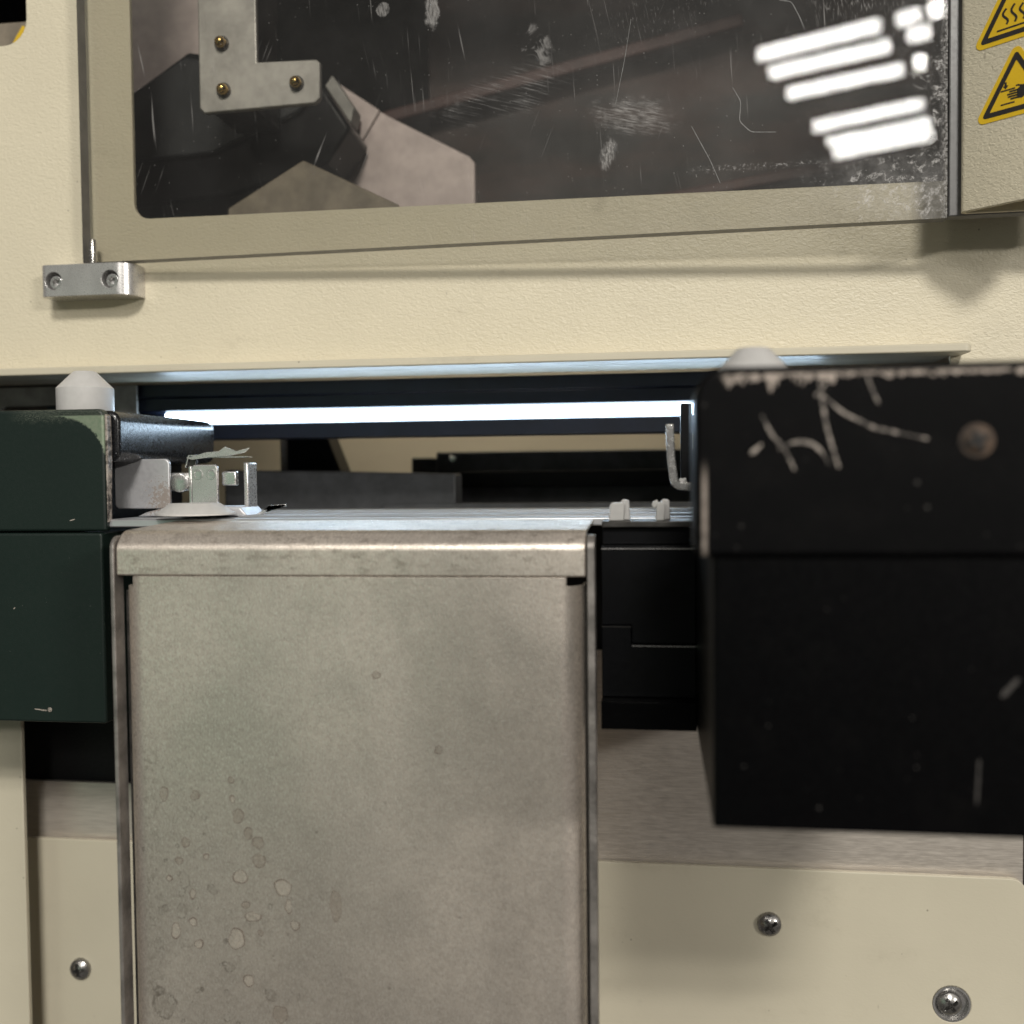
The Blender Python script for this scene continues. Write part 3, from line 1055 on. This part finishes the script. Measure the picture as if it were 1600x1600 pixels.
# ------------------------------------------------------------------ the lit opening
lb = thing("light_bar", "black light bar with a glowing white strip across the opening", "light bar", (-95, 34, 14))
prism("housing", [(29.4, 14.6), (29.4, 20.2), (31.0, 20.8), (34, 20.8), (34, 25.0), (31.0, 25.0), (29.2, 25.8), (29.2, 30.5), (27.6, 30.9), (27.6, 35.9), (46, 35.9), (46, 14.6)], 'X', -236, 60, "bar_glare_navy", lb, 0.25, 2)
box("diffuser", -188, 58, 30.9, 33.9, 20.95, 24.85, "led_diffuser", lb, 0.5, 2)

o = box("side_plate", -345, -196, 24.2, 25.8, -16, 35.5, "grey_sheet", None, 0.3)
o["label"], o["category"] = "light grey inner plate behind the left rail, under the ledge", "plate"
cut(o, [prism_mesh(rrect(-252, -215, 21.5, 28.3, 2.5), 'Y', 20, 30)])

deck = thing("transfer_deck", "bright grooved metal deck running behind the chute under the light bar", "deck", (-75, 0, -14))
box("deck_plate", -163, 14, -58, 24, -14.6, -12.2, "deck_steel", deck, 0.4)
for y in (-50, -42, -20, -6):
    box("rib", -125 if y < -30 else -160, 13, y, y + 2.2, -12.19, -11.7, "deck_steel", deck, 0.3)

t = thing("inner_housing", "dark machine housing with a stepped end deep inside the opening", "housing", (-45, 120, -14))
box("body", -100, 40, 118, 150, -16.4, 10.5, "dark_grey", t, 0.8)
box("front_cover", -88, 30, 114, 117.9, -6, 1.5, "black_plastic", t, 0.5)
box("step_block", -112, -100.2, 120, 145, -16.4, 8, "dark_grey", t, 0.5)
for (x, z) in ((-92, 7.5), (-106, -2)):
    lathe("bolt", [(1.6, 0), (1.6, 1.2), (1.2, 1.6)], x, 117.9 if z > 0 else 119.9, z, "bright_steel", t, 16, 'Y')
t = thing("inner_slide", "dark grey slide bar lying low inside the opening at the left", "slide", (-140, 66, -14))
prism("bar", [(-178, -16.4), (-80, -16.4), (-80, 0.5), (-130, 2.0), (-178, 3.0)], 'Y', 62, 76, "dark_grey", t, 0.8)
box("lower_lip", -110, 20, 60, 66, -16.4, -11.5, "dark_grey", t, 0.5)
t = thing("inner_post", "dark post with a pale edge standing inside the opening", "post", (-150, 92, -14))
prism("post_body", [(-160, -16.4), (-136, -16.4), (-136, 2), (-143, 20), (-147, 34), (-160, 34)], 'Y', 88, 104, "black_plastic", t, 0.8)
box("pale_edge", -163, -160.2, 87, 103, -16.4, 34, "grey_sheet", t, 0.5)
box("cross_plate", -200, -163.5, 96, 100, 17, 34, "dark_grey", t, 0.5)
d = bpy.data.lights.new("inner_fill", 'AREA')  # warm fill light added to brighten the cavity
d.shape = 'RECTANGLE'
d.size, d.size_y, d.energy, d.color = 0.25, 0.05, 0.22, (1.0, 0.88, 0.70)
o = bpy.data.objects.new("inner_fill", d)
COL.objects.link(o)
o.location = (-0.08, 0.15, 0.076)
o.rotation_euler = (R(25), 0, 0)

# ------------------------------------------------------------------ left rail
lr = thing("left_rail", "black rail end at the left, end plate worn at its corner and tinted with painted green light", "rail", (-210, -30, -73))
pl = prism("end_plate", rrect(-330, -161.8, -15.6, 20.7, (0, 0.8, 2.2, 0)), 'Y', -60, -56.5, "green_lit_black", lr, 1.4, 4)
prism("upper_rail", rrect(-330, -159.0, 5.0, 20.4, (0, 3.5, 3.5, 0), 8), 'Y', -56.4, 11, "gloss_black", lr, 1.2, 3)
box("rail_web", -330, -172, -56.4, 11, -16, 4.9, "black_plastic", lr)
prism("lower_cover", rrect(-330, -162.9, -73.2, -16.1, (0, 0.8, 0.8, 0)), 'Y', -60.6, -20, "green_lit_black", lr, 0.7, 3)
lathe("chip_mark", [(0.7, 0), (0.75, 0.12), (0.3, 0.25)], -181, -60.6, -69.3, "bare_scratch", lr, 9, 'Y')
ribbon("chip_mark", [(-186, -69.2), (-182, -69.6)], .5, -60.62, "bare_scratch", lr, .02, .4)
ribbon("chip_mark", [(-173.5, -12.5), (-171.7, -12.0)], .3, -60.02, "bare_scratch", lr, .02, .3)
ribbon("chip_mark", [(-192, -39), (-191.4, -38.5)], .3, -60.62, "bare_scratch", lr, .02, .3)
# raw metal core showing along the worn right edge
prism("worn_edge", [(-161.75, 19.2), (-161.05, 18.6), (-160.9, 8), (-161.25, -2), (-161.5, -13), (-161.75, -13)], 'Y', -59.5, -57, "bare_scratch", lr, 0.2)

o = lathe("bumper", [(8.4, 0), (8.5, 0.3), (8.5, 7.7), (3.5, 12.8), (3.1, 13.0)], -176.8, -44, 20.5, "white_plastic", None, 48)
o["label"], o["category"], o["group"] = "white plastic chamfered bumper standing on the left rail", "bumper", "white bumpers on the rails"

# ------------------------------------------------------------------ right rail
rr = thing("right_rail", "large black rail end at the right with chipped edge and scratched face", "rail", (40, -100, -65))
prism("upper_block", rrect(6.8, 72, -15.2, 18.7, (1.5, 1, 1, 6.0), 10), 'Y', -158, -140, "chipped_black_paint", rr, 1.6, 4)
box("upper_body", 14, 71, -139.9, -0.1, -15.0, 18.3, "black_paint", rr, 0.8, 3)
prism("lower_block", rrect(10.0, 71, -156.6, -62, (1.0, 1, 0, 0)), 'Z', -64.8, -15.3, "black_paint", rr, 0.2, 2)
yb = -158
for pts, w in (([(18.6, 10.0), (20.5, 6.2), (22.4, 4.4), (24.3, 0.2)], .6), ([(21.5, 4.0), (24.2, 5.3), (27.0, 5.2), (29.0, 3.4), (30.2, 1.2)], .7),
               ([(28.4, 16.5), (28.9, 13.0), (29.8, 7.5), (31.8, 0.6)], .65), ([(28.8, 13.6), (32.5, 10.2), (38.0, 7.4), (46.8, 5.4)], .6),
               ([(36.5, 16.8), (37.4, 14.2), (38.6, 11.6)], .5), ([(16.6, 3.2), (17.4, 3.7), (18.6, 4.9)], .8),
               ([(29.6, 15.4), (27.8, 13.2)], .6)):
    ribbon("paint_scratch", pts, w * .8, yb - 0.01, "bare_scratch", rr, 0.02, .28)
for pts, w in (([(62.5, -36.5), (59.6, -39.8)], 1.1), ([(56, -51), (55.6, -59)], .5)):
    ribbon("paint_scratch", pts, w, -156.61, "dull_mark", rr, 0.02, .3)
# counter-sunk screw with worn rust ring
lathe("screw_seat", [(2.9, 0), (2.95, 0.05), (2.2, 0.12), (1.9, 0.05)], 54.9, yb, 5.0, "rust_ring", rr, 30, 'Y')
sm2 = screw_mesh(2.3, 0.75, 'cross', .4, "flat_screw")
fs = screw("flat_screw", sm2, 54.9, yb - 0.06, 5.0, "rust_ring", rr)
for a in (0.4, 0.4 + math.pi / 2):
    ribbon("recess", [(54.9 + 1.9 * math.cos(a + k * math.pi), 5.0 + 1.9 * math.sin(a + k * math.pi)) for k in (0, 1)], 1.1, yb - 0.84, "black_matt", rr, 0.02 if a < 1 else 0.03)

o = lathe("bumper", [(8.0, 0), (8.2, 0.3), (8.2, 2.4), (3.5, 7.4), (3.0, 7.6)], 20.6, -120, 18.65, "white_plastic", None, 48)
o["label"], o["category"], o["group"] = "white plastic bumper half hidden behind the right rail's top edge", "bumper", "white bumpers on the rails"

# ------------------------------------------------------------------ black cross beam between chute and right rail
cb = thing("cross_beam", "black stepped beam between the steel chute and the right rail", "beam", (0, -60, -66))
box("top_plate", -14.2, 30, -75, -40, -14.2, -12.6, "dark_steel", cb, 0.25)
box("upper_face", -14.2, 9.9, -73, -56, -18.8, -14.3, "black_plastic", cb, 0.2)
prism("middle_face", [(-14.2, -18.9), (9.9, -18.9), (9.9, -44.2), (-6.5, -44.2), (-6.5, -39.4), (-14.2, -39.4)], 'Y', -78.0, -56, "black_plastic", cb, 0.18, 2)
prism("lower_face", [(-14.2, -39.5), (-6.6, -39.5), (-6.6, -44.3), (9.9, -44.3), (9.9, -58), (-14.2, -58)], 'Y', -79.2, -56, "black_plastic", cb, 0.22, 2)
box("bottom_rail", -14.2, 9.9, -84, -50, -65.4, -58.1, "black_paint", cb, 0.3)
box("groove_highlight", -14.2, 9.9, -78.5, -78.02, -19.7, -19.4, "bright_steel", cb)  # bright strips added in place of light caught along the steps
box("step_highlight", -6.4, 9.9, -79.5, -79.22, -44.75, -44.5, "bright_steel", cb)
box("step_highlight", -14.2, -6.6, -79.4, -79.22, -39.75, -39.6, "dark_steel", cb)

for i, (x0, x1, lab) in enumerate(((-12.4, -7.0, "small white plastic tab on the beam's top, nearer the chute"),
                                   (-0.2, 3.6, "small white plastic tab on the beam's top, beside the right rail"))):
    tb = thing("plastic_tab", lab, "tab", ((x0 + x1) / 2, -70, -12.6), 0, "white tabs on the beam")
    prism("tab_body", [(x0, -12.55), (x1 - 1.4, -12.55), (x1 - 1.1, -8.2), (x1 - 1.6, -7.7), (x0 + .8, -7.7), (x0 + .3, -8.4)], 'Y', -74, -70.5, "white_plastic", tb, 0.35)
    prism("tab_back", [(x1 - 2.2, -12.55), (x1 + .2, -12.55), (x1 - .2, -7.2), (x1 - 1.8, -6.9), (x1 - 2.6, -7.8)], 'Y', -70, -67, "white_plastic", tb, 0.4)
    if i:
        prism("tab_nose", [(x0 - .4, -9.6), (x0 - 1.1, -8.4), (x0 - .6, -7.5), (x0 + .5, -7.0), (x0 + 1, -8.2)], 'Y', -73.5, -71, "white_plastic", tb, 0.35)

hk = thing("wire_hook", "bent metal J-shaped hook beside the right rail", "hook", (8, -60, -4))
jp = fillet([(2.6, 13.2), (2.9, 4), (4.0, -4.6), (11, -5.2)], [20, 3.5], 8)
poly = sheet_poly(jp, 2.3)
prism("hook_strip", poly, 'Y', -62.5, -57.5, "bright_steel", hk, 0.35)
box("backing_post", 6.9, 10, -52, -46, -3.5, 19.5, "black_plastic", hk, 0.3)
bm = bmesh.new()
bmesh.ops.create_icosphere(bm, subdivisions=2, radius=1.3)
for v in bm.verts:
    v.co *= random.uniform(.7, 1.2)
bmesh.ops.translate(bm, verts=bm.verts, vec=(7.2, -58.6, -2.6))
link("glue_blob", to_mesh(bm, "glue_blob"), "white_plastic", hk)

# ------------------------------------------------------------------ clip assembly beside the left rail
cl = thing("clip_bracket", "small silver sheet-metal clip assembly with a spring leaf beside the left rail", "bracket", (-145, -38, -11))
prism("square_plate", rrect(-169.2, -150.8, -9.6, 6.0, 1.6, 5), 'Y', -41.5, -40, "stained_aluminium", cl, 0.35)
box("left_stub", -151.5, -144.6, -39.5, -36, -4.2, 1.6, "bright_steel", cl, 0.6, 3)
lathe("stub_collar", [(2.9, 0), (2.9, 2.4), (2.3, 2.6)], -147.6, -39, -1.6, "bright_steel", cl, 20, 'Y')
prism("dark_link", [(-147.2, 3.2), (-146.2, 6.6), (-144.5, 6.6), (-144.5, 1.2), (-147.2, 1.2)], 'Y', -36, -34, "dark_steel", cl, 0.2)
prism("link_rim", [(-147.8, 3.2), (-146.6, 7.2), (-144.2, 7.2), (-144.2, 6.8), (-146.3, 6.8), (-147.4, 3.2)], 'Y', -37, -34, "bright_steel", cl, 0.1)
prism("centre_plate", rrect(-144.0, -135.4, -9.8, 4.0, (0, 0, 1.2, 1.2), 5), 'Y', -40.5, -39.2, "aluminium", cl, 0.3)
for x in (-141.8, -137.4):
    lathe("dimple", [(1.55, 0), (1.6, 0.25), (1.15, 0.3), (1.0, 0.05)], x, -40.5, 1.0, "bright_steel", cl, 24, 'Y')
box("side_wall", -145.0, -144.05, -40.3, -32, -9.8, 3.6, "bright_steel", cl, 0.2)
box("right_stub", -135.3, -130.6, -37.6, -35, -2.6, 1.9, "bright_steel", cl, 0.4)
box("end_post", -127.8, -126.2, -38.5, -31, -9.8, 4.6, "aluminium", cl, 0.5)
prism("base_plate", [(-160, -11.9), (-124.0, -11.9), (-126.5, -9.0), (-150, -9.0), (-157, -10.6)], 'Y', -45, -30, "stained_aluminium", cl, 0.5)
prism("base_tab", [(-124.5, -12.1), (-121.8, -12.1), (-119.6, -8.9), (-114, -8.5), (-114, -9.2), (-119.2, -9.6), (-121, -10.4)], 'Y', -39, -37.8, "bright_steel", cl, 0.1)
# spring leaf: a thin zig-zag strip
zz = [(-146, 6.0), (-139.5, 7.9), (-135.2, 8.2), (-133.2, 9.6), (-129.5, 8.1), (-125.0, 9.2), (-126.6, 7.7), (-131.5, 6.7), (-138, 6.3), (-144, 5.6)]
prism("spring_leaf", zz, 'Y', -39.6, -39.25, "aluminium", cl, 0.1)
prism("leaf_top", [(-146, -39.2), (-126, -39.2), (-127, -33), (-145, -33)], 'Z', 6.2, 6.5, "aluminium", cl)

o = lathe("seat_bumper", [(11.6, 0), (11.6, 0.5), (7.3, 3.4), (6.9, 3.5)], -136.6, -54, -11.1, "white_plastic", None, 48)
o["label"], o["category"] = "low white plastic disc bumper in front of the silver clip", "bumper"

# ------------------------------------------------------------------ the steel chute
ch = thing("steel_chute", "large stained steel chute with folded top in the foreground", "chute", (-79, -75, -215))
# folded top cover: profile across depth (y,z), extruded in x
top_path = fillet([(-58, -12.7), (-88.0, -14.0), (-91.75, -17.8), (-91.75, -25.6)], [4.5, 3.6], 10)
# gentle curve into the front
top_poly = sheet_poly(top_path, 1.2)
top = prism("top_cover", top_poly, 'X', -141.3, -17.3, "chute_steel", ch, 0.45, 3)
# front sheet with rounded vertical edges
fp = fillet([(-140.6, -80), (-140.6, -91.6), (-17.7, -91.6), (-17.7, -80)], [6.5, 6.5], 12)
fpoly = sheet_poly(fp, 1.0)
front = prism("front_sheet", fpoly, 'Z', -215, -25.75, "chute_steel", ch, 0.2, 2)
cut(front, [prism_mesh([(-145, -28.6), (-137.2, -28.6), (-137.2, -20), (-145, -20)], 'Y', -95, -60),
            prism_mesh([(-22.2, -28.0), (-10, -28.0), (-10, -20), (-22.2, -20)], 'Y', -95, -60)])
for (x0, x1) in ((-142.6, -141.5), (-17.0, -15.0)):
    prism("side_plate", rrect(-92.6, -87.5, -215, -15.2, (0, 0, 0, 3.5)), 'X', x0, x1, "edge_steel", ch, 0.25, 2)

for (x0, x1) in ((-141.5, -140.0), (-18.2, -17.0)):
    box("side_tab", x0, x1, -86.6, -85.8, -215, -30, "dark_steel", ch, 0.2)

def film(name, color, cover):
    """a thin dried residue that lets the sheet show through"""
    n = NT(name)
    p = n.mm()
    n.set(color=color, rough=.55)
    tr = n.new("ShaderNodeBsdfTransparent")
    mx = n.new("ShaderNodeMixShader")
    n.put(mx.inputs[0], n.math('MULTIPLY', n.rng(n.noise(p, .7, 4, .7), .25, .7, .35, 1.0), cover))
    n.put(mx.inputs[1], tr.outputs[0])
    n.put(mx.inputs[2], n.b.outputs[0])
    n.put(n.out.inputs[0], mx.outputs[0])
    MAT[name] = n.m


film("stain_rim", (0.15, 0.12, 0.10), 0.85)
film("stain_pale", (0.58, 0.54, 0.47), 0.17)
film("stain_dull", (0.24, 0.205, 0.17), 0.28)
rs = random.Random(3)
for (sx, sz, sa, sb, pale) in (
        (-108.7, -104.9, 2.0, 2.0, 1), (-97.1, -107.2, 2.5, 2.2, 1), (-105.4, -115.4, 2.2, 1.4, 1), (-110.0, -121.5, 2.4, 2.8, 1),
        (-107.0, -132.5, 1.6, 1.6, 1), (-82.8, -111.3, 1.7, 3.9, 0), (-103.4, -100.4, 1.7, 2.0, 0), (-106.2, -93.2, 1.3, 1.6, 0),
        (-103.6, -95.6, 1.6, 1.7, 0), (-108.9, -88.7, 1.6, 1.9, 0), (-120.7, -83.7, 1.3, 1.3, 0), (-110.7, -79.3, 0.9, 0.9, 0),
        (-110.4, -84.2, 0.8, 1.1, 1), (-129.4, -83.5, 1.3, 1.9, 0), (-122.0, -110.1, 0.9, 1.4, 1), (-123.6, -96.3, 1.3, 1.3, 0),
        (-125.6, -101.3, 1.1, 1.1, 0), (-120.5, -123.4, 1.3, 1.3, 1), (-122.0, -117.5, 1.1, 1.3, 1), (-93.9, -117.1, 1.4, 1.3, 1),
        (-107.3, -112.3, 1.2, 1.0, 0), (-98.4, -141.0, 2.0, 2.5, 0), (-128.4, -106.1, 0.9, 0.9, 1), (-118.0, -99.8, 0.9, 0.8, 1),
        (-126.9, -120.3, 1.4, 2.2, 1), (-95.6, -112.2, 1.0, 1.9, 1), (-55.1, -69.8, 1.1, 1.1, 0), (-71.1, -50.9, 1.1, 1.1, 0),
        (-103.4, -119.6, 0.8, 0.9, 0)):
    ph = [rs.uniform(0, 6.28) for _ in range(4)]
    k = 28
    out = []
    for i in range(k):
        a = 2 * math.pi * i / k
        r = 1 + .07 * math.sin(2 * a + ph[0]) + .06 * math.sin(3 * a + ph[1]) + .04 * math.sin(5 * a + ph[2])
        out.append((sx + sa * r * math.cos(a), sz + sb * r * math.sin(a)))
    bm = bmesh.new()
    bm.faces.new([bm.verts.new((u, -91.62, v)) for u, v in out])
    link("water_stain", to_mesh(bm, "water_stain"), "stain_pale" if pale else "stain_dull", ch, 0, 2, False)
    bm = bmesh.new()
    va, vb = [], []
    for i, (u, v) in enumerate(out):
        w = (0.16 + 0.13 * (1 + math.sin(2 * math.pi * i / k + ph[3]))) / max(sa, sb) * (1 if pale else .6)
        va.append(bm.verts.new((u, -91.635, v)))
        vb.append(bm.verts.new((sx + (u - sx) * (1 - w), -91.635, sz + (v - sz) * (1 - w))))
    for i in range(k):
        bm.faces.new((va[i], va[(i + 1) % k], vb[(i + 1) % k], vb[i]))
    link("stain_rim", to_mesh(bm, "stain_rim"), "stain_rim", ch, 0, 2, False)

# ------------------------------------------------------------------ lower covers
o = box("steel_plate", -232.6, -120, 3.2, 5, -150, -111.4, "brushed_steel", None, 0.2)
o["label"], o["category"] = "narrow strip of grey steel plate at the left, above the cream lower cover", "plate"
o = box("steel_plate", -119, 117.2, 3.2, 5, -150, -60, "brushed_steel", None, 0.2)
o["label"], o["category"] = "brushed steel plate at the right, under the black rail", "plate"

lc = thing("lower_cover", "cream lower cover plate with round-headed screws and rounded upper corner", "panel", (-60, 0, -260))
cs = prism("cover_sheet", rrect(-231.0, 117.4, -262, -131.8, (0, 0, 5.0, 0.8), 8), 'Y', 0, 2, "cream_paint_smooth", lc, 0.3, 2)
cut(cs, [prism_mesh(disc(94.5, -174.0, 6.0), 'Y', -3, 4)])
sm3 = screw_mesh(4.0, 2.7, 'cross', 0.55, "pan_screw")
sm4 = screw_mesh(4.0, 2.7, 'cross', 0.15, "pan_screw")
screw("pan_screw", sm3, 36.5, -0.05, -150.3, "screw_steel", lc)
screw("pan_screw", sm4, -210.0, -0.05, -179.6, "screw_steel", lc)
lathe("cup_washer", [(5.9, -1.9), (5.9, 0.1), (5.3, 0.15), (4.6, -1.4), (3.0, -1.7)], 94.5, 0, -174.0, "bright_steel", lc, 40, 'Y')
screw("pan_screw", sm3, 93.9, 1.1, -174.0, "screw_steel", lc)

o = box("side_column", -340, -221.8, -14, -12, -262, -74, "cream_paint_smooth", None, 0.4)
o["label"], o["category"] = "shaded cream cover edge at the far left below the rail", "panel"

for o in scene.objects:
    if o.parent is None and "category" in o and "kind" not in o:
        o["kind"] = "thing"
